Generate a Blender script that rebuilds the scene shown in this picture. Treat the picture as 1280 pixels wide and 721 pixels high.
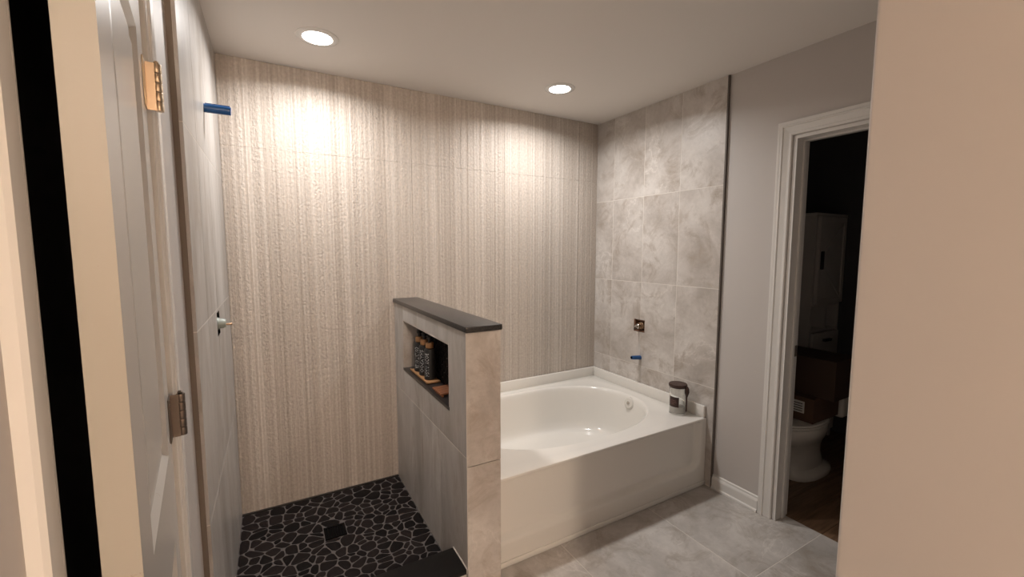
import bpy, bmesh, math, random
from mathutils import Vector, Matrix
R = random.Random(7)
for o in list(bpy.data.objects): bpy.data.objects.remove(o)
S = bpy.context.scene
COL = S.collection

# ---------------------------------------------------------------- camera, world, exposure
cam_d = bpy.data.cameras.new('camera'); cam = bpy.data.objects.new('camera', cam_d); COL.objects.link(cam)
YAW, PITCH = .5165, -.0912
cam.location = (-2.3165, -2.6919, 1.4725)
cam.rotation_euler = (math.pi/2 + PITCH, 0, -YAW)
cam_d.sensor_width = 36; cam_d.lens = 36*530.99/1280
cam_d.clip_start = .02
S.camera = cam
W = bpy.data.worlds.new('world'); S.world = W; W.use_nodes = True
W.node_tree.nodes['Background'].inputs[0].default_value = (.02, .02, .025, 1)
W.node_tree.nodes['Background'].inputs[1].default_value = 0.2
S.view_settings.view_transform = 'Standard'; S.view_settings.look = 'None'
S.view_settings.gamma = 1; S.view_settings.exposure = 0.07
S.view_settings.use_curve_mapping = False
P_RECESSED = 12.8; SPREAD = math.radians(160); C_RECESSED = (1.0, .965, .935)
L_HALL = 430.0; C_HALL = (1.0, .80, .62)

# ---------------------------------------------------------------- dimensions (metres)
H = 2.4623                      # ceiling
WX = -2.516                     # face of the left tiled wall
WPL = -2.540                    # painted left wall
WPR = .014                      # painted right wall
TE = -1.140                     # left tile edge
P1, P0, PF, PT = -1.647, -1.488, -1.137, 1.142   # half wall
DECK, SPL, TY = .433, .506, -1.065               # tub
CY0, CY1, CZ = -2.058, -1.452, 2.045             # closet opening
DY0, DY1, DZ = -2.180, -1.478, 2.045             # toilet room opening
NX, NY = -1.50, -2.373                           # corner of the near wall
YB = -5.0                                        # wall behind the camera

# ---------------------------------------------------------------- helpers
def link(o): COL.objects.link(o); return o
def finish(name, bm, mat, parent=None, loc=None, smooth=False, kind=None):
    """bm holds world coordinates; a root gets its origin at loc, children share the frame of their root"""
    root = parent
    while root is not None and root.parent is not None: root = root.parent
    if root is not None: off = Vector(root['_o'])
    else:
        if loc is None:
            vs = [v.co for v in bm.verts]
            loc = (sum(v.x for v in vs)/len(vs), sum(v.y for v in vs)/len(vs), min(v.z for v in vs))
        off = Vector(loc)
    bmesh.ops.translate(bm, verts=bm.verts, vec=-off)
    bmesh.ops.recalc_face_normals(bm, faces=bm.faces)
    me = bpy.data.meshes.new(name); bm.to_mesh(me); bm.free()
    if smooth:
        for p in me.polygons: p.use_smooth = True
        try: me.set_sharp_from_angle(angle=math.radians(38))
        except Exception: pass
    if mat: me.materials.append(mat)
    o = link(bpy.data.objects.new(name, me))
    if parent: o.parent = parent
    else: o.location = off; o['_o'] = tuple(off)
    if kind: o['kind'] = kind
    return o
def thing(name, loc, label, cat, group=None, rotz=0):
    o = link(bpy.data.objects.new(name, None)); o.location = loc; o['_o'] = tuple(loc); o.empty_display_size = .05
    o.rotation_euler = (0, 0, rotz)
    return tag(o, label, cat, group)
def tag(o, label, cat=None, group=None):
    o['label'] = label
    if cat: o['category'] = cat
    if group: o['group'] = group
    return o
def bx(bm, x0, x1, y0, y1, z0, z1, bev=0, seg=2):
    r = bmesh.ops.create_cube(bm, size=1)
    vs = r['verts']
    for v in vs:
        v.co = Vector((x0+(v.co.x+.5)*(x1-x0), y0+(v.co.y+.5)*(y1-y0), z0+(v.co.z+.5)*(z1-z0)))
    if bev:
        es = {e for v in vs for e in v.link_edges}
        bmesh.ops.bevel(bm, geom=list(es), offset=bev, segments=seg, affect='EDGES', profile=.5)
    return vs
def box(name, x, y, z, mat, parent=None, bev=0, kind=None, smooth=False, seg=2):
    bm = bmesh.new(); bx(bm, *sorted(x), *sorted(y), *sorted(z), bev, seg)
    return finish(name, bm, mat, parent, smooth=smooth or bev > 0, kind=kind)
def P3(ax, u, v, w):
    return Vector((w, u, v)) if ax == 'x' else Vector((u, w, v)) if ax == 'y' else Vector((u, v, w))
def prism(bm, pts, ax, a, b, bev=0):
    """polygon pts (u,v) extruded along ax from a to b; u,v are the two other axes in xyz order"""
    A = [bm.verts.new(P3(ax, u, v, a)) for u, v in pts]; B = [bm.verts.new(P3(ax, u, v, b)) for u, v in pts]
    n = len(pts); fs = [bm.faces.new(A), bm.faces.new(B[::-1])]
    for i in range(n): fs.append(bm.faces.new((A[i], B[i], B[(i+1) % n], A[(i+1) % n])))
    if bev:
        es = [e for e in fs[0].edges]
        bmesh.ops.bevel(bm, geom=es, offset=bev, segments=1, affect='EDGES')
def lathe(bm, prof, c=(0, 0, 0), n=24, axis='z', squash=(1, 1)):
    rings = []
    for r, h in prof:
        ring = []
        if r < 1e-6:
            ring = [None]*n; p = (0, 0, h)
            v = bm.verts.new(axis_pt(p, axis, c)); ring = [v]*n
        else:
            for i in range(n):
                a = 2*math.pi*i/n
                ring.append(bm.verts.new(axis_pt((r*math.cos(a)*squash[0], r*math.sin(a)*squash[1], h), axis, c)))
        rings.append(ring)
    for A, B in zip(rings, rings[1:]):
        for i in range(n):
            q = [A[i], A[(i+1) % n], B[(i+1) % n], B[i]]
            u = []
            for v in q:
                if v not in u: u.append(v)
            if len(u) > 2:
                try: bm.faces.new(u)
                except ValueError: pass
    return rings
def axis_pt(p, axis, c):
    x, y, z = p
    if axis == 'z': q = (x, y, z)
    elif axis == '-x': q = (-z, x, y)
    elif axis == 'x': q = (z, x, y)
    elif axis == '-y': q = (x, -z, y)
    else: q = (x, z, y)
    return Vector(q)+Vector(c)
def tube(bm, path, r, n=8, cap=True):
    path = [Vector(p) for p in path]; rings = []
    rr = r if isinstance(r, (list, tuple)) else [r]*len(path)
    for i, p in enumerate(path):
        t = (path[min(i+1, len(path)-1)]-path[max(i-1, 0)]).normalized()
        up = Vector((0, 0, 1)) if abs(t.z) < .95 else Vector((1, 0, 0))
        a = t.cross(up).normalized(); b = a.cross(t)
        rings.append([bm.verts.new(p+(a*math.cos(2*math.pi*k/n)+b*math.sin(2*math.pi*k/n))*rr[i]) for k in range(n)])
    for A, B in zip(rings, rings[1:]):
        for k in range(n): bm.faces.new((A[k], A[(k+1) % n], B[(k+1) % n], B[k]))
    if cap: bm.faces.new(rings[0][::-1]); bm.faces.new(rings[-1])
def slab(bm, ax, w0, w1, us, vs, holes):
    """slab across ax between w0 and w1 over the rectangle us x vs with rectangular holes (u0,u1,v0,v1)"""
    U = sorted(set([*us]+[h[i] for h in holes for i in (0, 1)])); V = sorted(set([*vs]+[h[i] for h in holes for i in (2, 3)]))
    U = [u for u in U if us[0] <= u <= us[1]]; V = [v for v in V if vs[0] <= v <= vs[1]]
    def full(i, j):
        if i < 0 or j < 0 or i >= len(U)-1 or j >= len(V)-1: return False
        cu, cv = (U[i]+U[i+1])/2, (V[j]+V[j+1])/2
        return not any(h[0] < cu < h[1] and h[2] < cv < h[3] for h in holes)
    def q(*ps): bm.faces.new([bm.verts.new(P3(ax, *p)) for p in ps])
    for i in range(len(U)-1):
        for j in range(len(V)-1):
            if not full(i, j): continue
            a, b, c, d = U[i], U[i+1], V[j], V[j+1]
            for w in (w0, w1): q((a, c, w), (b, c, w), (b, d, w), (a, d, w))
            if not full(i-1, j): q((a, c, w0), (a, d, w0), (a, d, w1), (a, c, w1))
            if not full(i+1, j): q((b, c, w0), (b, d, w0), (b, d, w1), (b, c, w1))
            if not full(i, j-1): q((a, c, w0), (b, c, w0), (b, c, w1), (a, c, w1))
            if not full(i, j+1): q((a, d, w0), (b, d, w0), (b, d, w1), (a, d, w1))
    bmesh.ops.remove_doubles(bm, verts=bm.verts, dist=1e-5)
def wall(name, ax, w0, w1, us, vs, holes, mat, parent=None):
    bm = bmesh.new(); slab(bm, ax, w0, w1, us, vs, holes)
    return finish(name, bm, mat, parent, kind=None if parent else 'structure')

# ---------------------------------------------------------------- materials
def mk(name, col, rough=.5, metal=0, spec=.5, coat=0):
    m = bpy.data.materials.new(name); m.use_nodes = True
    b = m.node_tree.nodes['Principled BSDF']
    b.inputs['Base Color'].default_value = (*col, 1); b.inputs['Roughness'].default_value = rough
    b.inputs['Metallic'].default_value = metal; b.inputs['Specular IOR Level'].default_value = spec
    b.inputs['Coat Weight'].default_value = coat
    return m
class N:
    def __init__(s, m): s.t = m.node_tree; s.b = s.t.nodes['Principled BSDF']
    def n(s, typ, **k):
        x = s.t.nodes.new(typ)
        for a, v in k.items():
            if a.startswith('i_'):
                key = a[2:].replace('_', ' ')
                x.inputs[int(key) if key.isdigit() else key].default_value = v
            else: setattr(x, a, v)
        return x
    def l(s, a, b): s.t.links.new(a, b)
    def ramp(s, fac, stops):
        r = s.n('ShaderNodeValToRGB'); e = r.color_ramp.elements
        while len(e) < len(stops): e.new(.5)
        for x, (p, c) in zip(e, stops): x.position = p; x.color = (*c, 1) if len(c) == 3 else c
        s.l(fac, r.inputs[0]); return r.outputs[0]
    def mix(s, fac, a, b, mode='MIX'):
        x = s.n('ShaderNodeMix', data_type='RGBA', blend_type=mode)
        for i, v in ((0, fac), (6, a), (7, b)):
            if isinstance(v, (int, float)): x.inputs[i].default_value = v
            elif isinstance(v, tuple): x.inputs[i].default_value = (*v, 1)
            else: s.l(v, x.inputs[i])
        return x.outputs[2]
    def pos(s, jitter=0, scale=(1, 1, 1)):
        g = s.n('ShaderNodeNewGeometry'); out = g.outputs['Position']
        if jitter:
            oi = s.n('ShaderNodeObjectInfo'); m = s.n('ShaderNodeMath', operation='MULTIPLY', i_1=jitter); s.l(oi.outputs['Random'], m.inputs[0])
            a = s.n('ShaderNodeVectorMath', operation='ADD'); s.l(out, a.inputs[0]); s.l(m.outputs[0], a.inputs[1]); out = a.outputs[0]
        if scale != (1, 1, 1):
            a = s.n('ShaderNodeVectorMath', operation='MULTIPLY'); s.l(out, a.inputs[0]); a.inputs[1].default_value = scale; out = a.outputs[0]
        return out
    def noise(s, v, sc, det=4, rough=.55, dist=0):
        x = s.n('ShaderNodeTexNoise', i_Scale=sc, i_Detail=det, i_Roughness=rough, i_Distortion=dist); s.l(v, x.inputs['Vector']); return x.outputs['Fac']
    def bump(s, h, st, d):
        x = s.n('ShaderNodeBump', i_Strength=st, i_Distance=d); s.l(h, x.inputs['Height']); s.l(x.outputs[0], s.b.inputs['Normal'])

def stone(name, dark, mid, light, rough=.38, streak=(1, 1, 1), vein=.5):
    m = mk(name, mid, rough); g = N(m)
    v = g.pos(17, streak)
    base = g.ramp(g.noise(v, 3.2, 6, .62, .5), [(.36, dark), (.5, mid), (.63, light)])
    fine = g.ramp(g.noise(v, 38, 4, .7), [(.3, (.86, .85, .84)), (.7, (1.06, 1.05, 1.04))])
    c = g.mix(.55, base, fine, 'MULTIPLY')
    nz = g.noise(v, 2.1, 5, .6, 1.2)
    a = g.n('ShaderNodeMath', operation='SUBTRACT', i_1=.5); g.l(nz, a.inputs[0])
    b = g.n('ShaderNodeMath', operation='ABSOLUTE'); g.l(a.outputs[0], b.inputs[0])
    f = g.ramp(b.outputs[0], [(0, (vein, vein, vein)), (.014, (0, 0, 0))])
    mask = g.ramp(g.noise(v, 1.6, 2), [(.44, (0, 0, 0)), (.58, (1, 1, 1))])
    f2 = g.mix(1.0, f, mask, 'MULTIPLY')
    c = g.mix(f2, c, tuple(min(1, x*1.22) for x in light))
    patch = g.ramp(g.noise(v, 5.5, 7, .72, .8), [(.50, (0, 0, 0)), (.70, (1, 1, 1))])
    c = g.mix(patch, c, tuple(x*y for x, y in zip(dark, (.84, .78, .72))))
    g.l(c, g.b.inputs['Base Color'])
    g.bump(g.noise(v, 60, 3), .06, .002)
    return m
M = {}
M['stone'] = stone('stone_tile', (.43, .39, .355), (.535, .495, .46), (.62, .585, .55))
M['stone_v'] = stone('stone_tile_streaked', (.36, .34, .32), (.45, .43, .41), (.53, .51, .49), streak=(1, 1, .28), vein=.3)
M['stone_f'] = stone('stone_floor_tile', (.40, .375, .35), (.50, .47, .445), (.60, .57, .54), rough=.42)
M['grout'] = mk('pale_grout', (.70, .66, .61), .8)
M['grout_dark'] = mk('dark_grout', (.125, .11, .106), .9)
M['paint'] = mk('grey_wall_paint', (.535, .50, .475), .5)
M['paint_near'] = mk('grey_wall_paint_lit', (.68, .62, .57), .5)  # same grey paint, with warm lamp light put into a lighter tone
for k in ('paint', 'paint_near'):
    g = N(M[k]); g.bump(g.noise(g.pos(), 240, 3), .05, .001)
M['ceil'] = mk('ceiling_paint', (.78, .74, .70), .7); g = N(M['ceil']); g.bump(g.noise(g.pos(), 9, 5), .12, .006)
M['white'] = mk('white_trim_paint', (.74, .72, .69), .22)
M['door'] = mk('white_door_paint', (.56, .54, .51), .25)
g = N(M['door']); sc = g.ramp(g.noise(g.pos(), 14, 5, .7), [(.70, (.56, .54, .51)), (.76, (.45, .39, .33))]); g.l(sc, g.b.inputs['Base Color'])
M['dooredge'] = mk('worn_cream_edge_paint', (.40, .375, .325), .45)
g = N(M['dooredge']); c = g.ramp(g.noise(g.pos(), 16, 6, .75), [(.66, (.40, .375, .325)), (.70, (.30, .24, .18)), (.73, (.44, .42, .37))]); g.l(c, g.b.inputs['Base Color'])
M['acrylic'] = mk('white_acrylic', (.78, .755, .71), .13, coat=.3)
M['blackstone'] = mk('black_honed_stone', (.026, .023, .022), .28)
g = N(M['blackstone']); c = g.ramp(g.noise(g.pos(), 260, 2), [(.45, (.018, .016, .016)), (.75, (.06, .054, .05))]); g.l(c, g.b.inputs['Base Color'])
M['curbstone'] = mk('black_curb_stone', (.010, .009, .009), .4, spec=.2)
M['pebble'] = mk('black_pebble', (.012, .009, .009), .65, spec=.1)
g = N(M['pebble']); oi = g.n('ShaderNodeObjectInfo'); c = g.ramp(oi.outputs['Random'], [(0, (.007, .0055, .0055)), (1, (.019, .014, .0135))]); g.l(c, g.b.inputs['Base Color']); g.bump(g.noise(g.pos(), 90, 3), .2, .002)
M['backer'] = mk('brown_board_edge', (.20, .165, .135), .8)
M['trimdark'] = mk('dark_bronze_edge_trim', (.13, .11, .095), .5, .2)
M['trimpale'] = mk('pale_edge_trim', (.62, .58, .54), .4)
M['brass'] = mk('satin_brass', (.64, .51, .37), .3, 1)
M['brass_shaded'] = mk('satin_brass_shaded', (.20, .165, .14), .4, 1)  # same brass as the top hinge, with shade put into its colour
M['chrome'] = mk('dull_chrome', (.55, .52, .48), .22, 1)
M['copper'] = mk('raw_brass_valve', (.40, .26, .16), .4, .8)
M['dirt'] = mk('raw_brown_cavity', (.14, .065, .035), .9)
M['blue'] = mk('blue_plastic', (.008, .075, .24), .35)
M['greyplastic'] = mk('grey_green_plastic', (.36, .40, .37), .4)
M['blackplastic'] = mk('matt_black_plastic', (.012, .012, .013), .45)
M['dark'] = mk('very_dark_cavity', (.006, .0055, .0055), .9, spec=.05)
M['wood'] = mk('pale_bamboo', (.36, .19, .085), .5)
M['redwood'] = mk('reddish_wood', (.24, .095, .045), .5)
M['print'] = mk('white_print', (.55, .55, .55), .6)
M['espresso'] = mk('espresso_brown', (.040, .017, .012), .4)
M['pinkprint'] = mk('dull_pink_print', (.20, .085, .07), .6)
M['glass'] = mk('clear_glass', (.97, .98, .97), .02); M['glass'].node_tree.nodes['Principled BSDF'].inputs['Transmission Weight'].default_value = 1
M['glass'].node_tree.nodes['Principled BSDF'].inputs['IOR'].default_value = 1.4
M['salt'] = mk('white_powder', (.75, .72, .68), .9)
M['porcelain'] = mk('white_porcelain', (.70, .67, .62), .12)
M['carton'] = mk('brown_cardboard', (.10, .052, .032), .8)
M['carton2'] = mk('dark_brown_cardboard', (.055, .03, .02), .8)
M['paper'] = mk('white_paper', (.65, .63, .60), .7)
M['cabinet'] = mk('white_cabinet_paint', (.55, .52, .49), .4)
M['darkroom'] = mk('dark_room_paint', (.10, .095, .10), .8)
M['plank'] = mk('brown_wood_floor', (.20, .115, .065), .45)
g = N(M['plank']); c = g.ramp(g.noise(g.pos(9, (1, 12, 1)), 5, 5), [(.35, (.14, .078, .043)), (.65, (.25, .15, .088))]); g.l(c, g.b.inputs['Base Color'])
M['emit'] = mk('lamp_lens', (1, 1, 1), .5)
b = M['emit'].node_tree.nodes['Principled BSDF']; b.inputs['Emission Color'].default_value = (*C_RECESSED, 1); b.inputs['Emission Strength'].default_value = 9
M['emit2'] = mk('warm_lamp_dome', (1, 1, 1), .5)
b = M['emit2'].node_tree.nodes['Principled BSDF']; b.inputs['Emission Color'].default_value = (*C_HALL, 1); b.inputs['Emission Strength'].default_value = L_HALL

# ribbed beige wall tile: colour follows vertical strips, a pebbly weave is fine relief
m = M['rib'] = mk('ribbed_beige_tile', (.5, .44, .38), .5); g = N(m)
v = g.pos()
sep = g.n('ShaderNodeSeparateXYZ'); g.l(v, sep.inputs[0])
def strip(k, scale):
    x = g.n('ShaderNodeMath', operation='MULTIPLY', i_1=scale); g.l(sep.outputs[0], x.inputs[0])
    nz = g.n('ShaderNodeTexNoise', noise_dimensions='1D', i_Scale=1.0, i_Detail=1.5); g.l(x.outputs[0], nz.inputs['W']); return nz.outputs['Fac']
c1 = g.ramp(strip(0, 62), [(.34, (.47, .415, .365)), (.5, (.505, .45, .40)), (.68, (.575, .525, .475))])
c2 = g.ramp(strip(1, 9), [(.35, (.90, .885, .87)), (.65, (1.06, 1.06, 1.06))])
c = g.mix(1.0, c1, c2, 'MULTIPLY')
vs_ = g.pos(0, (1, 1, .8))
fleck = g.ramp(g.noise(vs_, 80, 2, .5), [(.34, (.90, .89, .88)), (.52, (1.0, 1.0, 1.0)), (.66, (1.10, 1.095, 1.09))])
c = g.mix(.85, c, fleck, 'MULTIPLY'); g.l(c, g.b.inputs['Base Color'])
msk = g.ramp(strip(2, 24), [(.38, (.35, .35, .35)), (.6, (1, 1, 1))])
hh = g.mix(1.0, g.noise(vs_, 85, 2, .55), msk, 'MULTIPLY')
g.bump(hh, .8, .008)

# ================================================================= STRUCTURE
# ---- ceiling and floors
c_ = box('ceiling', (-3.4, 2.0), (YB-.12, .15), (H, H+.12), M['ceil'], kind='structure'); tag(c_, 'flat pale painted ceiling over the whole bathroom')
fl = box('floor', (WPL-.12, .112), (YB-.12, -1.0), (-.16, -.0008), M['grout'], kind='structure'); tag(fl, 'bathroom floor of large pale stone look tiles')
xs = [WPL, -2.332, -1.722, -1.112, -.5, .112]
ys = [-1.02, -1.068, -1.675, -2.285, -2.895, -3.505, -4.115, -4.725, YB]
for a, b_ in zip(xs, xs[1:]):
    for d, c in zip(ys, ys[1:]):
        if b_ < -1.4 and d > -1.05: continue
        bm = bmesh.new(); bx(bm, a+.0012, b_-.0012, c+.0012, d-.0012, -.012, 0, .0012, 1); finish('floor_tile', bm, M['stone_f'], fl)
# ---- shower floor: black flat pebbles in grey grout
SX0, SX1, SY0, SY1 = WX, P1, -1.085, 0.0
sf = box('floor_shower', (SX0-.004, SX1+.004), (SY0-.01, .006), (-.16, -.004), M['grout_dark'], kind='structure'); tag(sf, 'shower floor of black pebbles in grey grout')
DRX, DRY, DRS = -2.084, -.403, .052
pts = []
rr = random.Random(3)
tries = 0
while len(pts) < 300 and tries < 60000:
    tries += 1
    p = (rr.uniform(SX0+.008, SX1-.008), rr.uniform(SY0+.006, SY1-.022)); dmin = rr.choice((.026, .033, .041, .052))
    if abs(p[0]-DRX) < DRS+.012 and abs(p[1]-DRY) < DRS+.012: continue
    if all((p[0]-q[0])**2+((p[1]-q[1])*1.12)**2 > (dmin*.5+q[2]*.5)**2 for q in pts): pts.append((*p, dmin))
def clip(poly, nx, ny, d):
    out = []
    for i, p in enumerate(poly):
        q = poly[(i+1) % len(poly)]; a = p[0]*nx+p[1]*ny-d; b_ = q[0]*nx+q[1]*ny-d
        if a <= 0: out.append(p)
        if a*b_ < 0: t = a/(a-b_); out.append((p[0]+(q[0]-p[0])*t, p[1]+(q[1]-p[1])*t))
    return out
def cell(i, pts, rect, gap):
    x, y = pts[i][0], pts[i][1]
    poly = [(rect[0], rect[2]), (rect[1], rect[2]), (rect[1], rect[3]), (rect[0], rect[3])]
    for j, q in enumerate(pts):
        if j == i: continue
        dx, dy = q[0]-x, q[1]-y; L = math.hypot(dx, dy)
        if L > .22: continue
        w = .5+.5*(pts[i][2]**2-q[2]**2)/(L*L)*.5; w = min(.72, max(.28, w))
        nx, ny = dx/L, dy/L
        poly = clip(poly, nx, ny, x*nx+y*ny+L*w-gap)
        if len(poly) < 3: return []
    return poly
def roundpoly(poly, k=.22):
    out = []
    n = len(poly)
    for i in range(n):
        p, a, b_ = poly[i], poly[i-1], poly[(i+1) % n]
        out.append((p[0]+(a[0]-p[0])*k, p[1]+(a[1]-p[1])*k)); out.append((p[0]+(b_[0]-p[0])*k, p[1]+(b_[1]-p[1])*k))
    return out
def pebble_mesh(bm, poly, z0, h, ax='z', sgn=1):
    cx = sum(p[0] for p in poly)/len(poly); cy = sum(p[1] for p in poly)/len(poly)
    rings = []
    for s, z in ((1.0, z0), (1.0, z0+sgn*h*.7), (.9, z0+sgn*h)):
        rings.append([bm.verts.new(P3(ax, cx+(p[0]-cx)*s, cy+(p[1]-cy)*s, z)) for p in poly])
    n = len(poly)
    for A, B in zip(rings, rings[1:]):
        for k in range(n): bm.faces.new((A[k], A[(k+1) % n], B[(k+1) % n], B[k]))
    bm.faces.new(rings[-1])
for i in range(len(pts)):
    poly = cell(i, pts, (SX0+.003, SX1-.003, SY0+.002, SY1-.016), .0031)
    if len(poly) < 3: continue
    # keep clear of the drain
    if abs(pts[i][0]-DRX) < .13 and abs(pts[i][1]-DRY) < .13:
        dx, dy = pts[i][0]-DRX, pts[i][1]-DRY
        if abs(dx) > abs(dy): poly = clip(poly, -math.copysign(1, dx), 0, -math.copysign(1, dx)*DRX-(DRS+.004))
        else: poly = clip(poly, 0, -math.copysign(1, dy), -math.copysign(1, dy)*DRY-(DRS+.004))
        if len(poly) < 3: continue
    bm = bmesh.new(); pebble_mesh(bm, roundpoly(poly), -.006, .0055); finish('pebble', bm, M['pebble'], sf, smooth=True)
# black edging strip along the back wall
box('edge_strip', (SX0+.002, SX1-.002), (-.0145, -.001), (-.006, .004), M['blackstone'], sf)

# ---- back wall with ribbed tiles
wb = wall('wall_back', 'y', .004, .15, (-3.4, 2.0), (-.16, H), [], M['grout']); tag(wb, 'back wall clad in beige vertically ribbed tiles')
ribs = []
x = WX; 
while x < 0:
    w = R.choice((.007, .009, .012, .015, .02)); ribs.append((x, min(x+w, 0), R.choice((.0002, .0005, .0009, .0013, .0018)))); x += w
tx = [WX]
while tx[-1] < -.05: tx.append(min(tx[-1]+.3333, 0))
zrows = [.0005, 1.0006, 2.0128, H-.001]
for a, b_ in zip(tx, tx[1:]):
    prof = [(a+.0006, .010)]
    for r0, r1, h in ribs:
        u0, u1 = max(r0, a+.0006), min(r1, b_-.0006)
        if u1-u0 < .0016: continue
        g_ = .0007
        prof += [(u0, .0002), (u0+g_, -h*.8), ((u0+u1)/2, -h), (u1-g_, -h*.8)]
    prof += [(b_-.0006, .0012), (b_-.0006, .010)]
    for z0, z1 in zip(zrows, zrows[1:]):
        bm = bmesh.new(); prism(bm, prof, 'z', z0+.0006, z1-.0006); finish('ribbed_tile', bm, M['rib'], wb)

# ---- left wall: closet opening, valve hole, backer board, tiles
VH = (-.612, -.512, 1.118, 1.215)      # shower valve hole (y0,y1,z0,z1)
wl = wall('wall_left', 'x', WPL-.115, WPL, (YB-.12, .15), (-.16, H), [(CY0, CY1, -.01, CZ), VH], M['paint']); tag(wl, 'left wall, painted with a tiled shower side')
wall('backer_board', 'x', WPL, WX-.0095, (TE, 0.0), (0, H), [VH], M['backer'], wl)
wall('grout_bed', 'x', WX-.0095, WX-.0006, (TE+.002, -.0005), (0, H-.001), [VH], M['grout'], wl)
def tile_grid(parent, ax, w0, w1, ub, vb, hole=None, mat='stone', skip=None, g=.0014, name='wall_tile', bev=.0009):
    for i, (a, b_) in enumerate(zip(ub, ub[1:])):
        for j, (c, d) in enumerate(zip(vb, vb[1:])):
            if skip and skip(i, j): continue
            a2, b2, c2, d2 = a+g, b_-g, c+g, d-g
            poly = [(a2, c2), (b2, c2), (b2, d2), (a2, d2)]
            if hole:
                h0, h1, k0, k1 = hole
                inu = h0 < b2 and h1 > a2; inv = k0 < d2 and k1 > c2
                if inu and inv:
                    us = sorted({a2, b2, max(a2, h0), min(b2, h1)}); vs = sorted({c2, d2, max(c2, k0), min(d2, k1)})
                    if (h0 > a2 and h1 < b2 and k0 > c2 and k1 < d2) or True:
                        bm = bmesh.new(); slab(bm, ax, w0, w1, (a2, b2), (c2, d2), [hole])
                        if len(bm.faces): finish(name, bm, M[mat], parent)
                        else: bm.free()
                        continue
            bm = bmesh.new(); prism(bm, poly, ax, w1, w0, bev); finish(name, bm, M[mat], parent)
tile_grid(wl, 'x', WX-.009, WX, [TE, -.875, -.57, -.265, -.0006], [.001, .617, 1.227, 1.837, H-.001], VH, 'stone_v')
box('valve_recess', (WPL-.114, WPL-.06), VH[:2], VH[2:], M['dark'], wl)

# ---- right wall: tiles beside the tub, painted wall with toilet room opening
TH = (-.542, -.438, .876, .966)
TR = -1.110
wr = wall('wall_right', 'x', WPR, WPR+.116, (YB-.12, .15), (-.16, H), [(DY0, DY1, -.01, DZ), TH], M['paint']); tag(wr, 'right wall, grey paint beside stone look tiles')
wall('grout_bed', 'x', .0006, WPR, (TR+.004, -.0005), (.0, H-.001), [TH], M['grout'], wr)
tile_grid(wr, 'x', .009, 0, [TR, -.805, -.5, -.195, -.0006], [.004, .628, 1.238, 1.848, H-.001], TH, 'stone', skip=lambda i, j: j == 0 and i > 0)
for a, b_ in zip([-.805, -.5, -.195], [-.5, -.195, -.0006]):
    bm = bmesh.new(); prism(bm, [(a+.0011, .30), (b_-.0011, .30), (b_-.0011, .6269), (a+.0011, .6269)], 'x', 0, .009, .0009); finish('wall_tile', bm, M['stone'], wr)
box('edge_trim', (-.0005, WPR+.001), (TR-.007, TR+.0008), (.001, H-.001), M['trimdark'], wr)
box('valve_recess', (WPR+.05, WPR+.11), TH[:2], TH[2:], M['dirt'], wr)
bm = bmesh.new()
for y0, y1, z0, z1 in ((TH[0], TH[0]+.006, TH[2], TH[3]), (TH[1]-.012, TH[1], TH[2]+.03, TH[3]), (TH[0], TH[1], TH[2], TH[2]+.008), (TH[0], TH[1]-.03, TH[3]-.008, TH[3])):
    bx(bm, .003, WPR+.06, y0, y1, z0, z1)
finish('rough_hole_edge', bm, M['dirt'], wr)

# ---- near wall on the right, rear wall, rooms beyond
wn = box('wall_near', (NX, WPR), (YB, NY), (-.16, H), M['paint_near'], kind='structure', bev=.006, seg=3); tag(wn, 'plain warm lit wall corner in the foreground')
we = box('wall_rear', (WPL-.115, NX+.01), (YB-.12, YB), (-.16, H), M['paint_near'], kind='structure'); tag(we, 'plain wall closing the passage')
# closet behind the left door
cl = bmesh.new()
bx(cl, -3.4, -3.36, -2.6, -1.0, -.05, H); bx(cl, -3.36, WPL-.115, -2.64, -2.6, -.05, H); bx(cl, -3.36, WPL-.115, -1.0, -.96, -.05, H); bx(cl, -3.4, WPL-.115, -2.64, -.96, -.09, -.05)
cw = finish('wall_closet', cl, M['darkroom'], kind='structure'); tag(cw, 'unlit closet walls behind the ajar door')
# toilet room
tw = bmesh.new()
bx(tw, 1.62, 1.72, -2.9, -.6, -.16, H); bx(tw, WPR+.116, 1.62, -.70, -.6, -.16, H); bx(tw, WPR+.116, 1.62, -2.9, -2.8, -.16, H)
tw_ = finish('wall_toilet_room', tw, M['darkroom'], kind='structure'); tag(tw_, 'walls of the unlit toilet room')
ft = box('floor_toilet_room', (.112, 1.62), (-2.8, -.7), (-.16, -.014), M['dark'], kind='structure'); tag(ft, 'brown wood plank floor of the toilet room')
y = -2.8
while y < -.701:
    y2 = min(y+.125, -.7); bm = bmesh.new(); bx(bm, .1125, 1.619, y+.0008, y2-.0008, -.014, -.002, .001, 1); finish('floor_plank', bm, M['plank'], ft); y = y2

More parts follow.
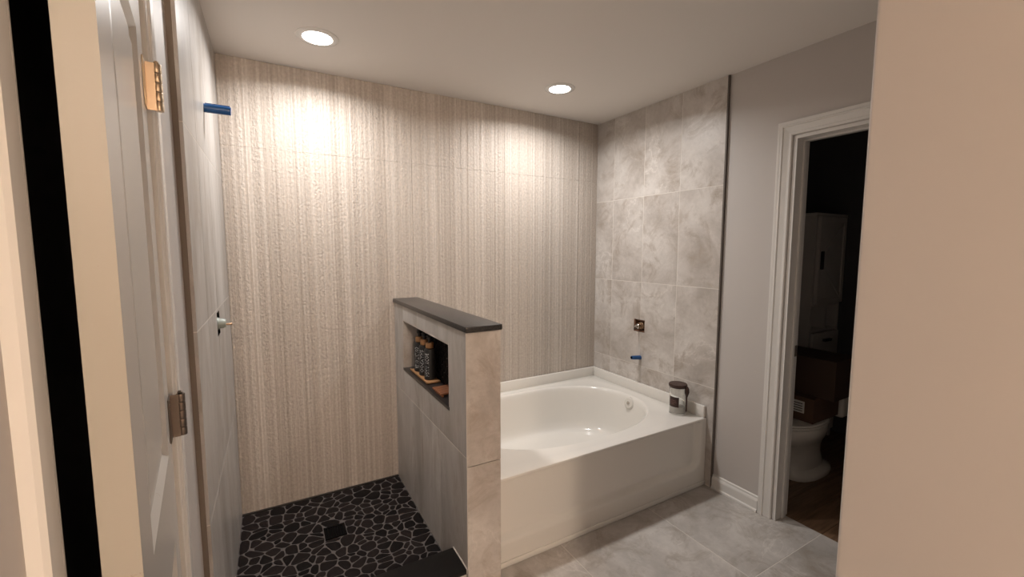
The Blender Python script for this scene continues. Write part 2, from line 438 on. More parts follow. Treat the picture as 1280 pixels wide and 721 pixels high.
# ---- casings, jambs, baseboard
def casing(name, x0, sgn, y0, y1, zt, label, plain=False):
    """stepped casing swept around an opening; profile (distance from opening, height off wall)"""
    prof = [(.004, 0), (.004, .010), (.008, .013), (.016, .013), (.019, .010), (.026, .011), (.040, .014), (.046, .0145), (.049, .019), (.055, .019), (.058, .015), (.066, .0165), (.074, .0165), (.076, .012), (.076, 0)]
    if plain: prof = [(.004, 0), (.004, .009), (.008, .012), (.011, .012), (.013, .009), (.018, .010), (.021, .0145), (.026, .0165), (.052, .0165), (.056, .012), (.056, 0)]
    bm = bmesh.new(); rows = []
    for d, h in prof:
        xx = x0+sgn*h
        rows.append([bm.verts.new((xx, y1+d, .001)), bm.verts.new((xx, y1+d, zt+d)), bm.verts.new((xx, y0-d, zt+d)), bm.verts.new((xx, y0-d, .001))])
    for A, B in zip(rows, rows[1:]):
        for k in range(3): bm.faces.new((A[k], A[k+1], B[k+1], B[k]))
    for k in range(3): bm.faces.new((rows[-1][k], rows[-1][k+1], rows[0][k+1], rows[0][k]))
    bm.faces.new([r[0] for r in rows]); bm.faces.new([r[3] for r in rows][::-1])
    o = finish(name, bm, M['white'], kind='structure'); tag(o, label); return o
def jamb(parent, xa, xb, y0, y1, zt, stop):
    t = .016
    box('jamb', (xa, xb), (y1-t, y1), (.001, zt), M['white'], parent); box('jamb', (xa, xb), (y0, y0+t), (.001, zt), M['white'], parent)
    box('head_jamb', (xa, xb), (y0+t, y1-t), (zt-t, zt), M['white'], parent)
    s0, s1 = stop
    box('door_stop', (s0, s1), (y1-t-.010, y1-t), (.001, zt-t), M['white'], parent, .002); box('door_stop', (s0, s1), (y0+t, y0+t+.010), (.001, zt-t), M['white'], parent, .002)
    box('door_stop', (s0, s1), (y0+t+.010, y1-t-.010), (zt-t-.010, zt-t), M['white'], parent, .002)
t1 = casing('trim_1', WPR, -1, DY0-.0, DY1, DZ, 'white moulded casing around the toilet room doorway')
jamb(t1, WPR-.001, WPR+.117, DY0, DY1, DZ, (WPR+.052, WPR+.088))
o = box('strike_plate', (.086, .106), (DY1-.0275, DY1-.026), (.905, .965), M['trimdark'], t1); o['label'] = 'dark metal strike plate'
t2 = casing('trim_2', WPL, 1, CY0, CY1, CZ, 'white moulded casing around the closet doorway', True)
jamb(t2, WPL-.116, WPL+.001, CY0, CY1, CZ, (WPL-.085, WPL-.045))
def baseboard(name, pts, label):
    bm = bmesh.new()
    (xa, ya), (xb, yb), (nx, ny) = pts
    prof = [(0, .001), (.022, .001), (.021, .012), (.015, .018), (.0145, .062), (.012, .070), (.008, .076), (.007, .086), (0, .090)]
    A = [bm.verts.new((xa+nx*d, ya+ny*d, z)) for d, z in prof]; B = [bm.verts.new((xb+nx*d, yb+ny*d, z)) for d, z in prof]
    n = len(prof)
    for i in range(n): bm.faces.new((A[i], A[(i+1) % n], B[(i+1) % n], B[i]))
    bm.faces.new(A); bm.faces.new(B[::-1])
    o = finish(name, bm, M['white'], kind='structure'); tag(o, label); return o
baseboard('baseboard_right', ((WPR, TR-.008), (WPR, DY1+.0775), (-1, 0)), 'white baseboard between tile edge and door casing')
baseboard('baseboard_near', ((NX, NY-.02), (NX, YB), (-1, 0)), 'white baseboard along the near wall')

# ---- closet door, ajar
def door():
    hx, hy = WPL+.0165, CY1-.0165
    ang = math.radians(-6.6)
    d = link(bpy.data.objects.new('door_1', None)); d.location = (hx, hy, 0); d['_o'] = (0, 0, 0); d['kind'] = 'structure'
    d.rotation_euler = (0, 0, -ang); tag(d, 'white two panel closet door standing ajar beside the shower')
    w, z0, z1, th = .580, .012, 2.022, .036
    # local: leaf runs along -y from the hinge, its bathroom face at x = -.014
    fx = -.012
    pr = [(-w+.108, -.108, 1.035, 1.905), (-w+.108, -.108, .24, .845)]
    bm = bmesh.new()
    def q(*ps): bm.faces.new([bm.verts.new(p) for p in ps])
    U = sorted({-w, -.002}|{p[i] for p in pr for i in (0, 1)}); V = sorted({z0, z1}|{p[i] for p in pr for i in (2, 3)})
    for sgn, xx in ((1, fx), (-1, fx-th)):
        for a, b_ in zip(U, U[1:]):
            for c, e in zip(V, V[1:]):
                if any(p[0] <= a and b_ <= p[1] and p[2] <= c and e <= p[3] for p in pr): continue
                q((xx, a, c), (xx, b_, c), (xx, b_, e), (xx, a, e))
        for p in pr:
            lev = [(0, 0), (.012, .010), (.03, .010), (.055, .004)]
            for (i0, h0), (i1, h1) in zip(lev, lev[1:]):
                A = [(p[0]+i0, p[2]+i0), (p[1]-i0, p[2]+i0), (p[1]-i0, p[3]-i0), (p[0]+i0, p[3]-i0)]
                B = [(p[0]+i1, p[2]+i1), (p[1]-i1, p[2]+i1), (p[1]-i1, p[3]-i1), (p[0]+i1, p[3]-i1)]
                for k in range(4):
                    k2 = (k+1) % 4
                    q((xx-sgn*h0, *A[k]), (xx-sgn*h0, *A[k2]), (xx-sgn*h1, *B[k2]), (xx-sgn*h1, *B[k]))
            i1, h1 = lev[-1]
            q((xx-sgn*h1, p[0]+i1, p[2]+i1), (xx-sgn*h1, p[1]-i1, p[2]+i1), (xx-sgn*h1, p[1]-i1, p[3]-i1), (xx-sgn*h1, p[0]+i1, p[3]-i1))
    for yy in (-w, -.002): q((fx, yy, z0), (fx-th, yy, z0), (fx-th, yy, z1), (fx, yy, z1))
    for zz in (z0, z1): q((fx, -w, zz), (fx-th, -w, zz), (fx-th, -.002, zz), (fx, -.002, zz))
    bmesh.ops.remove_doubles(bm, verts=bm.verts, dist=1e-5)
    finish('leaf', bm, M['door'], d)
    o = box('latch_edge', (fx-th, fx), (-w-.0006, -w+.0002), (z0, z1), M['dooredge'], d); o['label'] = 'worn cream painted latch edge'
    for zc, mt in ((1.825, 'brass'), (1.088, 'brass_shaded'), (.34, 'brass_shaded')):
        bm = bmesh.new(); bx(bm, fx+.0002, fx+.0028, -.046, -.004, zc-.050, zc+.050, .0008, 1); bx(bm, fx+.0002, .006, -.007, -.004, zc-.050, zc+.050)
        h = finish('hinge', bm, M[mt], d); 
        for k in range(5):
            bm = bmesh.new(); lathe(bm, [(0, zc-.05+k*.02+.0006), (.0084, zc-.05+k*.02+.0006), (.009, zc-.05+k*.02+.002), (.009, zc-.05+k*.02+.018), (.0084, zc-.05+k*.02+.0194), (0, zc-.05+k*.02+.0194)], (.0095, .001, 0), 14)
            finish('knuckle', bm, M[mt], h, smooth=True)
        bm = bmesh.new(); lathe(bm, [(0, zc+.05), (.0045, zc+.05), (.0058, zc+.053), (.003, zc+.0565), (0, zc+.057)], (.0095, .001, 0), 12); finish('pin_head', bm, M[mt], h, smooth=True)
    return d
door()

# ---- half wall between shower and tub
NI = (-.945, -.190, .752, 1.060)     # niche y0,y1,z0,z1
pw = bmesh.new()
slab(pw, 'x', P0-.0100, P0-.052, (PF+.009, .002), (-.1, PT), [])
slab(pw, 'x', P1+.0100, P0-.052, (PF+.009, .002), (-.1, PT), [NI])
wp = finish('wall_half', pw, M['grout'], kind='structure'); tag(wp, 'tiled half wall with a niche between shower and tub')
wall('grout_bed', 'x', P1+.0006, P1+.0100, (PF+.009, -.003), (0, PT), [NI], M['grout'], wp)
tile_grid(wp, 'x', P1+.009, P1, [PF+.001, -.811, -.506, -.2, -.0045], [.001, .611, PT], NI, 'stone_v')
tile_grid(wp, 'y', PF+.009, PF, [P1, P0], [.001, .573, PT], None, 'stone')
tile_grid(wp, 'x', P0-.009, P0, [PF+.001, -.811, -.506, -.2, -.0045], [SPL-.06, PT], None, 'stone')
tile_grid(wp, 'x', P0-.009, P0, [PF+.001, TY-.002], [.001, SPL-.06], None, 'stone')
box('edge_trim', (P1-.0012, P1+.0012), (PF-.0012, PF+.0012), (.12, PT), M['trimpale'], wp)
cp = bmesh.new(); bx(cp, P1-.009, P0-.004, -1.160, -.003, PT, PT+.024, .003); o = finish('cap', cp, M['blackstone'], wp, smooth=True); o['label'] = 'black honed stone cap'
# niche lining
box('niche_side', (P1+.001, P0-.0525), (NI[1]-.009, NI[1]), (NI[2]+.014, NI[3]), M['stone'], wp); box('niche_side', (P1+.001, P0-.0525), (NI[0], NI[0]+.009), (NI[2]+.014, NI[3]), M['stone'], wp)
box('niche_top', (P1+.001, P0-.0525), (NI[0]+.009, NI[1]-.009), (NI[3]-.009, NI[3]), M['stone'], wp)
o = box('niche_sill', (P1-.0015, P0-.0525), (NI[0]+.0005, NI[1]-.0005), (NI[2]+.0005, NI[2]+.0145), M['blackstone'], wp); o['label'] = 'black stone niche sill'
box('niche_back', (P0-.058, P0-.0525), (NI[0]+.009, NI[1]-.009), (NI[2]+.0145, NI[3]-.009), M['grout_dark'], wp)
pts2 = []
rr = random.Random(11); tries = 0
while len(pts2) < 150 and tries < 20000:
    tries += 1; p = (rr.uniform(NI[0]+.012, NI[1]-.012), rr.uniform(NI[2]+.02, NI[3]-.012))
    if all((p[0]-q[0])**2+(p[1]-q[1])**2 > .028**2 for q in pts2): pts2.append((*p, .03))
bm = bmesh.new()
for i in range(len(pts2)):
    poly = cell(i, pts2, (NI[0]+.0095, NI[1]-.0095, NI[2]+.015, NI[3]-.0095), .0015)
    if len(poly) > 2: pebble_mesh(bm, roundpoly(poly), P0-.058, .006, 'x', -1)
o = finish('niche_pebble', bm, M['pebble'], wp, smooth=True, kind='stuff'); o['label'] = 'small black pebbles lining the niche back'

# ---- shower curb
cu = thing('shower_curb', ((WX+P1)/2, -1.045, 0), 'low shower curb with black stone top between the half wall and the left wall', 'curb')
box('body', (WX+.001, P1-.001), (-1.115, -.99), (.0, .098), M['grout'], cu)
xs = [WX+.0015, -2.24, -1.935, P1-.0015]
for a, b_ in zip(xs, xs[1:]):
    bm = bmesh.new(); bx(bm, a+.001, b_-.001, -1.124, -1.1145, .001, .0975, .001, 1); finish('face_tile', bm, M['stone'], cu)
bm = bmesh.new(); bx(bm, WX+.001, P1-.003, -1.130, -.972, .098, .120, .003); o = finish('top', bm, M['curbstone'], cu, smooth=True); o['label'] = 'black honed stone curb top'
o = box('caulk', (P1-.0032, P1-.0002), (-1.130, -.972), (.1, .1215), M['trimpale'], cu); o['label'] = 'thin white caulk line'

# ---- drain
dr = thing('shower_drain', (DRX, DRY, 0), 'square black drain in the pebble shower floor', 'drain')
bm = bmesh.new(); slab(bm, 'z', -.0022, .003, (DRX-DRS, DRX+DRS), (DRY-DRS, DRY+DRS), [(DRX-DRS+.010+i*.0122, DRX-DRS+.010+i*.0122+.006, DRY-DRS+.012, DRY+DRS-.012) for i in range(7)])
finish('grate', bm, M['dark'], dr)
box('well', (DRX-DRS+.001, DRX+DRS-.001), (DRY-DRS+.001, DRY+DRS-.001), (-.0105, -.0025), M['dark'], dr)

# ================================================================= TUB
def tub():
    x0, x1, y0, y1 = P0+.001, -.001, TY, -.0035
    cx, cy, a, b_, ex = -.765, -.525, .635, .425, 2.35
    t = thing('bathtub', (cx, cy, 0), 'white alcove bathtub with oval basin and plain apron', 'bathtub')
    per = []
    nx, ny = 40, 28
    for i in range(nx): per.append((x0+(x1-x0)*i/nx, y0))
    for i in range(ny): per.append((x1, y0+(y1-y0)*i/ny))
    for i in range(nx): per.append((x1+(x0-x1)*i/nx, y1))
    for i in range(ny): per.append((x0, y1+(y0-y1)*i/ny))
    def se(px, py, s):
        th = math.atan2((py-cy)/b_, (px-cx)/a); c, s_ = math.cos(th), math.sin(th)
        r = (abs(c)**ex+abs(s_)**ex)**(-1/ex)
        return cx+a*s*r*c, cy+b_*s*r*s_
    bm = bmesh.new(); rings = []
    ins = .010
    def ring(f): rings.append([bm.verts.new(f(p)) for p in per])
    def inset(p, d): return (min(max(p[0], x0+d), x1-d), min(max(p[1], y0+d), y1-d))
    ring(lambda p: (*p, DECK-.0125)); ring(lambda p: (*p, DECK-.009)); ring(lambda p: (*inset(p, .003), DECK-.003)); ring(lambda p: (*inset(p, .010), DECK))
    def mixed(k): 
        def f(p):
            q = inset(p, .010); e = se(*p, 1.035); return (q[0]+(e[0]-q[0])*k, q[1]+(e[1]-q[1])*k, DECK)
        return f
    ring(mixed(.5)); ring(mixed(1))
    for s, z in ((1.022, DECK+.001), (1.008, DECK-.003), (.995, DECK-.014), (.987, DECK-.035), (.972, .34), (.952, .25), (.935, .185), (.915, .150), (.885, .128), (.845, .116), (.79, .111), (.6, .109), (.3, .107)):
        ring(lambda p: (*se(*p, s), z))
    for A, B in zip(rings, rings[1:]):
        for i in range(len(A)): 
            j = (i+1) % len(A); bm.faces.new((A[i], A[j], B[j], B[i]))
    bm.faces.new(rings[-1])
    finish('shell', bm, M['acrylic'], t, smooth=True)
    # raised flange against the two walls
    box('flange', (x0, x1), (-.022, y1), (DECK-.002, SPL), M['acrylic'], t, .006)
    box('flange', (-.022, x1), (TY+.006, -.0225), (DECK-.002, SPL), M['acrylic'], t, .006)
    # apron with a softly recessed panel
    bm = bmesh.new(); gx, gz = 110, 40; G = []
    zt = DECK-.0128
    def depth(x, z):
        # signed distance inside a rounded rectangle panel
        l, r, bo, to, rad = -2.2, -.045, .115, .60, .075
        ccx, ccz = (l+r)/2, (bo+to)/2; hx, hz = (r-l)/2-rad, (to-bo)/2-rad
        dx, dz = max(abs(x-ccx)-hx, 0), max(abs(z-ccz)-hz, 0); d = math.hypot(dx, dz)-rad
        k = min(1, max(0, -d/.038)); k = k*k*(3-2*k); kt = min(1, max(0, (zt-z)/.012))
        return .026*k*kt
    for i in range(gx+1):
        row = []
        for j in range(gz+1):
            x = x0+(x1-x0)*i/gx; z = .002+(zt-.002)*j/gz; row.append(bm.verts.new((x, TY+depth(x, z), z)))
        G.append(row)
    for i in range(gx):
        for j in range(gz): bm.faces.new((G[i][j], G[i+1][j], G[i+1][j+1], G[i][j+1]))
    finish('apron', bm, M['acrylic'], t, smooth=True)
    box('base_strip', (P0+.001, -.001), (TY-.006, TY-.0005), (.001, .028), M['acrylic'], t, .002)
    # overflow plate on the right end of the basin
    bm = bmesh.new(); lathe(bm, [(0, .022), (.010, .022), (.012, .018), (.032, .018), (.042, .010), (.043, -.01), (0, -.01)], (0, 0, 0), 24, '-x')
    ez = .385; ex_, ey_ = se(x1, -.56, .985)
    rot = Matrix.Rotation(math.radians(14), 4, 'Y')@Matrix.Rotation(math.radians(4), 4, 'Z')
    bmesh.ops.transform(bm, matrix=Matrix.Translation((ex_+.004, ey_, ez))@rot, verts=bm.verts)
    o = finish('overflow_plate', bm, M['porcelain'], t, smooth=True); o['label'] = 'round white overflow plate'
    bm = bmesh.new(); lathe(bm, [(0, .0255), (.009, .0255), (.012, .0222), (0, .0222)], (0, 0, 0), 16, '-x')
    bmesh.ops.transform(bm, matrix=Matrix.Translation((ex_+.004, ey_, ez))@rot, verts=bm.verts); finish('overflow_knob', bm, M['chrome'], o, smooth=True)
    bm = bmesh.new(); lathe(bm, [(0, .114), (.028, .114), (.033, .110), (.033, .104), (0, .104)], (-.42, -.52, 0), 20); o = finish('drain_ring', bm, M['chrome'], t, smooth=True); o['label'] = 'chrome tub drain'
    return t
tub()

# ---- tub valve and blue stub
v = thing('tub_valve', (0, -.490, .92), 'bare metal tub valve in a square hole in the tile wall', 'valve')
bm = bmesh.new(); lathe(bm, [(0, -.045), (.027, -.045), (.027, -.015), (.022, -.012), (.022, .0), (0, .0)], (0, -.490, .92), 20, '-x'); finish('body', bm, M['copper'], v, smooth=True)
bm = bmesh.new(); lathe(bm, [(.0, .0), (.017, .0), (.0175, .018), (.013, .021), (.012, .03), (0, .03)], (0, -.490, .92), 20, '-x'); finish('cartridge', bm, M['chrome'], v, smooth=True)
bm = bmesh.new(); lathe(bm, [(0, .03), (.0055, .03), (.0055, .052), (.004, .054), (0, .054)], (0, -.490, .92), 12, '-x'); finish('stem', bm, M['chrome'], v, smooth=True)
st = thing('blue_pipe_cap', (0, -.506, .69), 'blue plastic cap on the tub spout pipe above the tub', 'pipe cap')
bm = bmesh.new(); tube(bm, [(.004, -.506, .688), (-.02, -.506, .690), (-.075, -.506, .697), (-.084, -.506, .698)], [.0155, .0155, .0135, .012], 16); finish('sleeve', bm, M['blue'], st, smooth=True)
bm = bmesh.new(); lathe(bm, [(0, .0), (.009, .0), (.009, .002), (0, .002)], (-.0843, -.506, .698), 12, '-x'); finish('open_end', bm, M['dark'], st)
# ---- shower valve and shower arm cover on the left wall
v = thing('shower_valve', (WX, -.562, 1.165), 'grey plastic shower valve stub in the left tiled wall', 'valve')
bm = bmesh.new(); lathe(bm, [(0, -.07), (.026, -.07), (.026, -.002), (.023, .004), (0, .004)], (WX, -.562, 1.165), 20, 'x'); finish('body', bm, M['greyplastic'], v, smooth=True)
bm = bmesh.new(); lathe(bm, [(0, .004), (.021, .004), (.021, .016), (.017, .022), (.017, .026), (0, .026)], (WX, -.562, 1.165), 20, 'x'); finish('collar', bm, M['greyplastic'], v, smooth=True)
bm = bmesh.new(); lathe(bm, [(0, .026), (.0045, .026), (.0045, .046), (.003, .048), (0, .048)], (WX, -.562, 1.160), 10, 'x'); finish('stem', bm, M['copper'], v, smooth=True)
v = thing('shower_arm_cover', (WX, -.597, 2.02), 'blue plastic plug on the shower arm pipe high on the left tiled wall', 'pipe cap')
bm = bmesh.new(); tube(bm, [(WX-.004, -.597, 2.026), (WX+.01, -.597, 2.026), (WX+.075, -.597, 2.026), (WX+.089, -.597, 2.025)], [.0165, .0165, .0165, .0155], 14); finish('sleeve', bm, M['blue'], v, smooth=True)
bm = bmesh.new(); bx(bm, WX+.004, WX+.086, -.6005, -.5935, 2.040, 2.0455, .001, 1); finish('rib', bm, M['blue'], v)

# ================================================================= NICHE CONTENTS
SZ = NI[2]+.0145
tr = thing('wooden_tray', (-1.595, -.42, SZ), 'pale wooden tray under the three black bottles in the niche', 'tray')
bm = bmesh.new(); bx(bm, -1.632, -1.556, -.585, -.285, SZ+.0035, SZ+.012, .003); finish('board', bm, M['wood'], tr, smooth=True)
for yy in (-.565, -.312):
    box('foot', (-1.628, -1.560), (yy-.006, yy+.006), (SZ+.0003, SZ+.0035), M['wood'], tr)
bm = bmesh.new(); bx(bm, -1.6335, -1.6285, -.587, -.283, SZ+.0065, SZ+.0155, .001, 1); finish('lip', bm, M['wood'], tr)
TZ = SZ+.0125
words = ['BODY WASH', 'SHAMPOO', 'CONDITIONER']
labs = ['black pump bottle with wooden collar on the tray, end one beside the bare niche back',
        'black pump bottle with wooden collar, middle of the three on the tray', 'black pump bottle with wooden collar on the tray, end one by the pale niche side']
BY = [-.525, -.435, -.345]
for k, by in enumerate(BY):
    bxx = -1.594
    b_ = thing('pump_bottle', (bxx, by, TZ), labs[k], 'bottle', 'black pump bottles in the niche')
    bm = bmesh.new(); lathe(bm, [(0, TZ+.0003), (.027, TZ+.0003), (.031, TZ+.004), (.031, TZ+.150), (.028, TZ+.164), (.018, TZ+.170), (0, TZ+.170)], (bxx, by, 0), 24); finish('body', bm, M['blackplastic'], b_, smooth=True)
    bm = bmesh.new(); lathe(bm, [(0, TZ+.170), (.021, TZ+.170), (.022, TZ+.173), (.022, TZ+.196), (.020, TZ+.199), (0, TZ+.199)], (bxx, by, 0), 22); o = finish('collar', bm, M['wood'], b_, smooth=True); o['label'] = 'pale wooden collar'
    bm = bmesh.new(); lathe(bm, [(0, TZ+.199), (.008, TZ+.199), (.008, TZ+.216), (.013, TZ+.218), (.013, TZ+.230), (0, TZ+.232)], (bxx, by, 0), 14)
    tube(bm, [(bxx, by, TZ+.227), (bxx, by+.028, TZ+.228), (bxx, by+.042, TZ+.224)], [.006, .005, .0035], 8); finish('pump', bm, M['blackplastic'], b_, smooth=True)
    # lettering running up the bottle, bent round its side
    cu_ = bpy.data.curves.new('lettering', 'FONT'); cu_.body = words[k]; cu_.size = .034; cu_.align_x = 'CENTER'; cu_.align_y = 'CENTER'; cu_.resolution_u = 1
    to = bpy.data.objects.new('lettering_tmp', cu_); COL.objects.link(to)
    dg = bpy.context.evaluated_depsgraph_get(); me = bpy.data.meshes.new_from_object(to.evaluated_get(dg))
    bpy.data.objects.remove(to)
    bm = bmesh.new(); bm.from_mesh(me); bpy.data.meshes.remove(me)
    wmax = max(v.co.x for v in bm.verts); s = min(.062/wmax, 1.6)
    for vv in bm.verts:
        u, w_ = vv.co.x*s, vv.co.y
        th = math.radians(218)+w_/.0315
        vv.co = Vector((bxx+.0314*math.cos(th), by+.0314*math.sin(th), TZ+.082-u))
    finish('lettering', bm, M['print'], b_)
so = thing('soap_dish', (-1.595, -.745, SZ), 'reddish slatted wooden soap dish on the niche sill', 'soap dish')
for xx in (-1.625, -1.571): box('rail', (xx-.005, xx+.005), (-.80, -.69), (SZ+.0003, SZ+.009), M['redwood'], so)
for k in range(6):
    yy = -.797+k*.0206
    bm = bmesh.new(); bx(bm, -1.638, -1.556, yy-.0075, yy+.0075, SZ+.0092, SZ+.0195, .002, 1); finish('slat', bm, M['redwood'], so)

# ---- glass jar with scoop on the tub deck
JX, JY, JZ = -.100, -.925, DECK+.0007
j = thing('glass_jar', (JX, JY, JZ), 'clear glass jar with dark brown lid and scoop on the tub corner', 'jar')
bm = bmesh.new(); lathe(bm, [(0, JZ), (.046, JZ), (.049, JZ+.004), (.049, JZ+.165), (.046, JZ+.172), (.0435, JZ+.172), (.0455, JZ+.163), (.0455, JZ+.010), (.042, JZ+.007), (0, JZ+.007)], (JX, JY, 0), 40); finish('glass_body', bm, M['glass'], j, smooth=True)
bm = bmesh.new(); lathe(bm, [(0, JZ+.0075), (.0415, JZ+.0075), (.0448, JZ+.012), (.0448, JZ+.052), (.03, JZ+.056), (0, JZ+.054)], (JX, JY, 0), 32); o = finish('bath_salt', bm, M['salt'], j, smooth=True); o['label'] = 'white bath salt in the bottom of the jar'
bm = bmesh.new(); lathe(bm, [(0, JZ+.172), (.052, JZ+.172), (.0555, JZ+.176), (.0565, JZ+.188), (.053, JZ+.194), (0, JZ+.195)], (JX, JY, 0), 36); o = finish('lid', bm, M['espresso'], j, smooth=True); o['label'] = 'dark brown lid'
# direction from jar to camera
dv = Vector((cam.location.x-JX, cam.location.y-JY)); ca = math.atan2(dv.y, dv.x)
def band(r, a0, a1, z0, z1, n=12):
    bm = bmesh.new(); A = []
    for k in range(n+1):
        th = a0+(a1-a0)*k/n
        A.append([bm.verts.new((JX+rr_*math.cos(th), JY+rr_*math.sin(th), z)) for rr_, z in ((r, z0), (r, z1), (r+.0006, z1), (r+.0006, z0))])
    for p, q in zip(A, A[1:]):
        for k in range(4): bm.faces.new((p[k], p[(k+1) % 4], q[(k+1) % 4], q[k]))
    bm.faces.new(A[0]); bm.faces.new(A[-1][::-1]); return bm
finish('label', band(.0492, ca-math.radians(68), ca+math.radians(10), JZ+.052, JZ+.116), M['espresso'], j, smooth=True)
bm = bmesh.new()
for z, w0, w1 in ((.094, .2, .75), (.083, .25, .8), (.072, .2, .6)):
    ps = []
    for k in range(10):
        u = w0+(w1-w0)*k/9; th = ca-math.radians(68)+math.radians(78)*u
        ps.append((JX+.0502*math.cos(th), JY+.0502*math.sin(th), JZ+z+.0028*math.sin(k*2.1)))
    tube(bm, ps, .0011, 5)
finish('label_print', bm, M['pinkprint'], j)
bm = bmesh.new(); sa = ca+math.radians(66)
px, py = JX+.0575*math.cos(sa), JY+.0575*math.sin(sa)
tube(bm, [(px, py, JZ+.186), (px, py, JZ+.172), (px, py, JZ+.150), (px, py, JZ+.132), (px, py, JZ+.118)], [.006, .013, .0155, .010, .0055], 12)
tube(bm, [(px, py, JZ+.122), (px, py, JZ+.07), (px, py, JZ+.026)], [.0048, .0042, .0052], 8)
o = finish('scoop', bm, M['espresso'], j, smooth=True); o['label'] = 'dark brown scoop hanging at the side'

# ================================================================= LIGHTS
labs = {0: 'round recessed ceiling light above the shower', 1: 'round recessed ceiling light above the bathtub'}
for k, (lx, ly) in enumerate(((-2.078, -.428), (-.716, -.470))):
    l = thing('recessed_light', (lx, ly, H), labs[k], 'ceiling light', 'recessed ceiling lights')
    bm = bmesh.new(); lathe(bm, [(.066, H-.006), (.072, H-.0085), (.085, H-.007), (.093, H-.003), (.094, H-.0002), (.066, H-.0002)], (lx, ly, 0), 40)
    finish('trim_ring', bm, M['white'], l, smooth=True)
    bm = bmesh.new(); lathe(bm, [(0, H-.0062), (.0655, H-.0055)], (lx, ly, 0), 40); finish('lens', bm, M['emit'], l, smooth=True)
    ld = bpy.data.lights.new('downlight_beam', 'AREA'); ld.shape = 'DISK'; ld.size = .125; ld.energy = P_RECESSED; ld.color = C_RECESSED; ld.spread = SPREAD
    lo = link(bpy.data.objects.new('downlight_beam', ld)); lo.parent = l; lo.location = (0, 0, -.0075)
l = thing('hall_ceiling_lamp', (-2.38, -4.72, H), 'warm flush ceiling lamp in the passage', 'ceiling light')
bm = bmesh.new(); lathe(bm, [(0, H-.0005), (.125, H-.0005), (.125, H-.02), (.117, H-.025), (0, H-.025)], (-2.38, -4.72, 0), 32); finish('base', bm, M['white'], l, smooth=True)
bm = bmesh.new(); lathe(bm, [(.113, H-.026), (.108, H-.055), (.085, H-.085), (.045, H-.10), (0, H-.105)], (-2.38, -4.72, 0), 32); finish('dome', bm, M['emit2'], l, smooth=True)

# ================================================================= TOILET ROOM
def loft(bm, secs, n=32, top=True, bottom=True):
    rings = []
    for (cx, cy, rx, ry, z, e) in secs:
        ring = []
        for k in range(n):
            th = 2*math.pi*k/n; c, s = math.cos(th), math.sin(th); r = (abs(c)**e+abs(s)**e)**(-1/e)
            ring.append(bm.verts.new((cx+rx*r*c, cy+ry*r*s, z)))
        rings.append(ring)
    for A, B in zip(rings, rings[1:]):
        for k in range(n): bm.faces.new((A[k], A[(k+1) % n], B[(k+1) % n], B[k]))
    if bottom: bm.faces.new(rings[0][::-1])
    if top: bm.faces.new(rings[-1])
TYc = -1.270
t = thing('toilet', (.72, TYc, 0), 'white toilet with closed lid in the dark toilet room', 'toilet')
bm = bmesh.new()
loft(bm, [(.735, TYc, .215, .128, 0, 2.6), (.735, TYc, .22, .132, .018, 2.6), (.735, TYc, .215, .125, .034, 2.6), (.715, TYc, .185, .095, .06, 2.4), (.70, TYc, .175, .088, .14, 2.3), (.685, TYc, .18, .095, .20, 2.3), (.64, TYc, .225, .125, .255, 2.2), (.58, TYc, .265, .165, .31, 2.1), (.545, TYc, .27, .188, .36, 2.1), (.54, TYc, .268, .190, .392, 2.1), (.54, TYc, .258, .182, .400, 2.1)])
finish('bowl', bm, M['porcelain'], t, smooth=True)
bm = bmesh.new(); loft(bm, [(.538, TYc, .262, .190, .4005, 2.15), (.538, TYc, .268, .196, .405, 2.15), (.538, TYc, .266, .195, .414, 2.15), (.538, TYc, .258, .188, .4155, 2.15)]); finish('seat', bm, M['porcelain'], t, smooth=True)
bm = bmesh.new(); loft(bm, [(.538, TYc, .260, .189, .4165, 2.15), (.538, TYc, .266, .194, .42, 2.15), (.538, TYc, .262, .191, .429, 2.15), (.538, TYc, .24, .17, .432, 2.15)]); finish('lid', bm, M['porcelain'], t, smooth=True)
box('tank', (.86, 1.05), (TYc-.165, TYc+.165), (.38, .70), M['porcelain'], t, .02, seg=3)
box('tank_lid', (.85, 1.06), (TYc-.172, TYc+.172), (.701, .735), M['porcelain'], t, .01, seg=3)
for s in (-1, 1):
    bm = bmesh.new(); lathe(bm, [(0, .433), (.016, .433), (.018, .438), (.016, .446), (0, .448)], (.785, TYc+s*.08, 0), 14); finish('hinge_cap', bm, M['porcelain'], t, smooth=True)
# carton on the lid
ctn = thing('cardboard_box', (.6, -1.26, .4325), 'brown cardboard box with white label on the toilet lid', 'box')
bm = bmesh.new(); bx(bm, .457, .765, -1.445, -1.075, .433, .580); finish('carton', bm, M['carton'], ctn)
bm = bmesh.new(); bx(bm, .4560, .4569, -1.395, -1.255, .482, .555); o = finish('label', bm, M['paper'], ctn); o['label'] = 'white shipping label'
bm = bmesh.new()
for k in range(4): bx(bm, .4555, .4560, -1.385+.0*k, -1.30+.01*(k % 2), .492+k*.015, .497+k*.015)
finish('label_print', bm, M['blackplastic'], o)
c2 = thing('cardboard_box', (.66, -1.27, .5805), 'larger dark brown cardboard box stacked on the labelled box', 'box')
box('carton', (.52, .80), (-1.52, -1.02), (.5805, .815), M['carton2'], c2)
for k_ in (0, 1): box('flap', (.5205+k_*.1405, .659+k_*.1405), (-1.5195, -1.0205), (.8153, .8178), M['carton2'], c2)
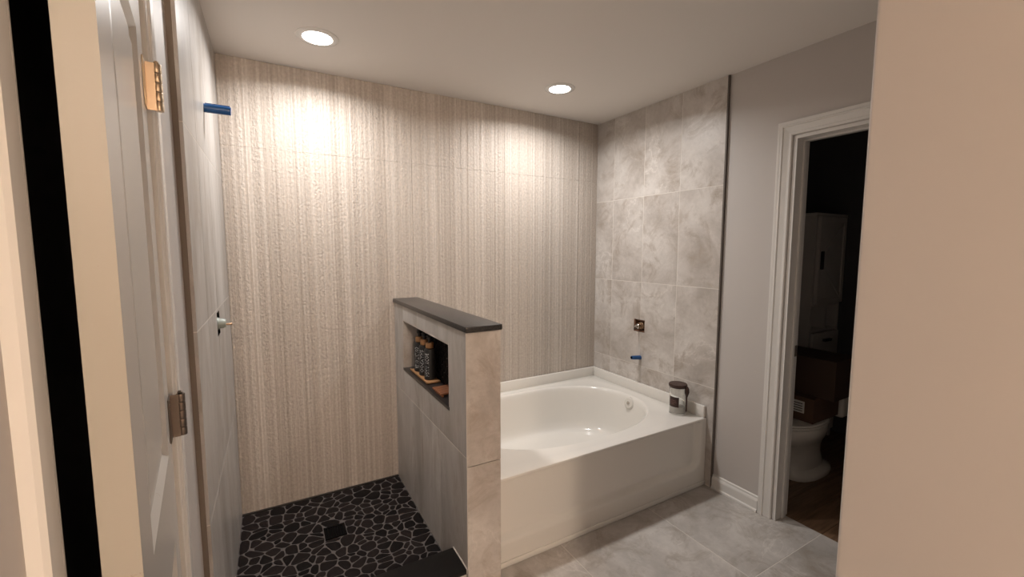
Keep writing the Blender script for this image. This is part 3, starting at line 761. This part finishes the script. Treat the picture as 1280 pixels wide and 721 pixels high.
# tall cabinet
def cabinet():
    x0, x1, yf, yb, zt = 1.085, 1.505, -1.10, -.80, 1.735
    c = thing('linen_cabinet', ((x0+x1)/2, (yf+yb)/2, 0), 'tall white cabinet with braced door, open shelf and drawer in the dark room', 'cabinet')
    box('side_panel', (x0, x0+.02), (yf, yb), (.0, zt-.02), M['cabinet'], c); box('side_panel', (x1-.02, x1), (yf, yb), (0, zt-.02), M['cabinet'], c)
    box('back_panel', (x0+.02, x1-.02), (yb-.01, yb), (.06, zt-.02), M['cabinet'], c)
    box('top_board', (x0-.015, x1+.015), (yf-.015, yb), (zt-.02, zt), M['cabinet'], c, .003)
    for z in (.06, .62, .86, 1.055): box('shelf', (x0+.02, x1-.02), (yf+.005, yb-.01), (z, z+.018), M['cabinet'], c)
    box('divider', (x0+.24, x0+.258), (yf+.01, yb-.01), (.879, 1.054), M['cabinet'], c)
    def front(nm, z0, z1, brace):
        d = box(nm, (x0+.022, x1-.022), (yf-.018, yf-.001), (z0, z1), M['cabinet'], c, .002)
        if brace:
            f0, f1 = yf-.026, yf-.0182
            for a, b_ in ((x0+.022, x0+.058), (x1-.058, x1-.022)): box('stile', (a, b_), (f0, f1), (z0, z1), M['cabinet'], d)
            for a, b_ in ((z0, z0+.036), (z1-.036, z1)): box('rail', (x0+.0585, x1-.0585), (f0, f1), (a, b_), M['cabinet'], d)
            zm = (z0+z1)/2
            for za, zb in ((zm, z1-.037), (zm, z0+.037)):
                bm = bmesh.new(); w = .016
                prism(bm, [(x0+.0585, za-w), (x0+.0585, za+w), (x1-.0585, zb+(w if zb < za else 0)), (x1-.0585, zb-(0 if zb < za else w))], 'y', f1, f0+.001); finish('brace', bm, M['cabinet'], d)
        return d
    d = front('door', 1.075, zt-.025, True)
    h = box('handle', (x0+.036, x0+.054), (yf-.045, yf-.0265), (1.33, 1.46), M['blackplastic'], d, .003)
    dw = front('drawer', .64, .855, False); box('handle', (x0+.16, x0+.26), (yf-.04, yf-.0185), (.79, .808), M['blackplastic'], dw, .003)
    dd = front('door', .08, .615, True); box('handle', (x0+.036, x0+.054), (yf-.045, yf-.0265), (.30, .42), M['blackplastic'], dd, .003)
cabinet()
# metal rack beside the cabinet
rk = thing('towel_rack', (1.02, -.95, 0), 'thin dark metal towel rack beside the white cabinet', 'rack')
for yy in (-1.03, -.80):
    bm = bmesh.new(); tube(bm, [(1.03, yy, .001), (1.03, yy, 1.50)], .008, 8); finish('post', bm, M['blackplastic'], rk, smooth=True)
for z in (1.40, 1.46, 1.10, .6, .25):
    bm = bmesh.new(); tube(bm, [(1.03, -1.022, z), (1.03, -.808, z)], .006, 8); finish('bar', bm, M['blackplastic'], rk, smooth=True)
for o in bpy.data.objects:
    if '_o' in o: del o['_o']
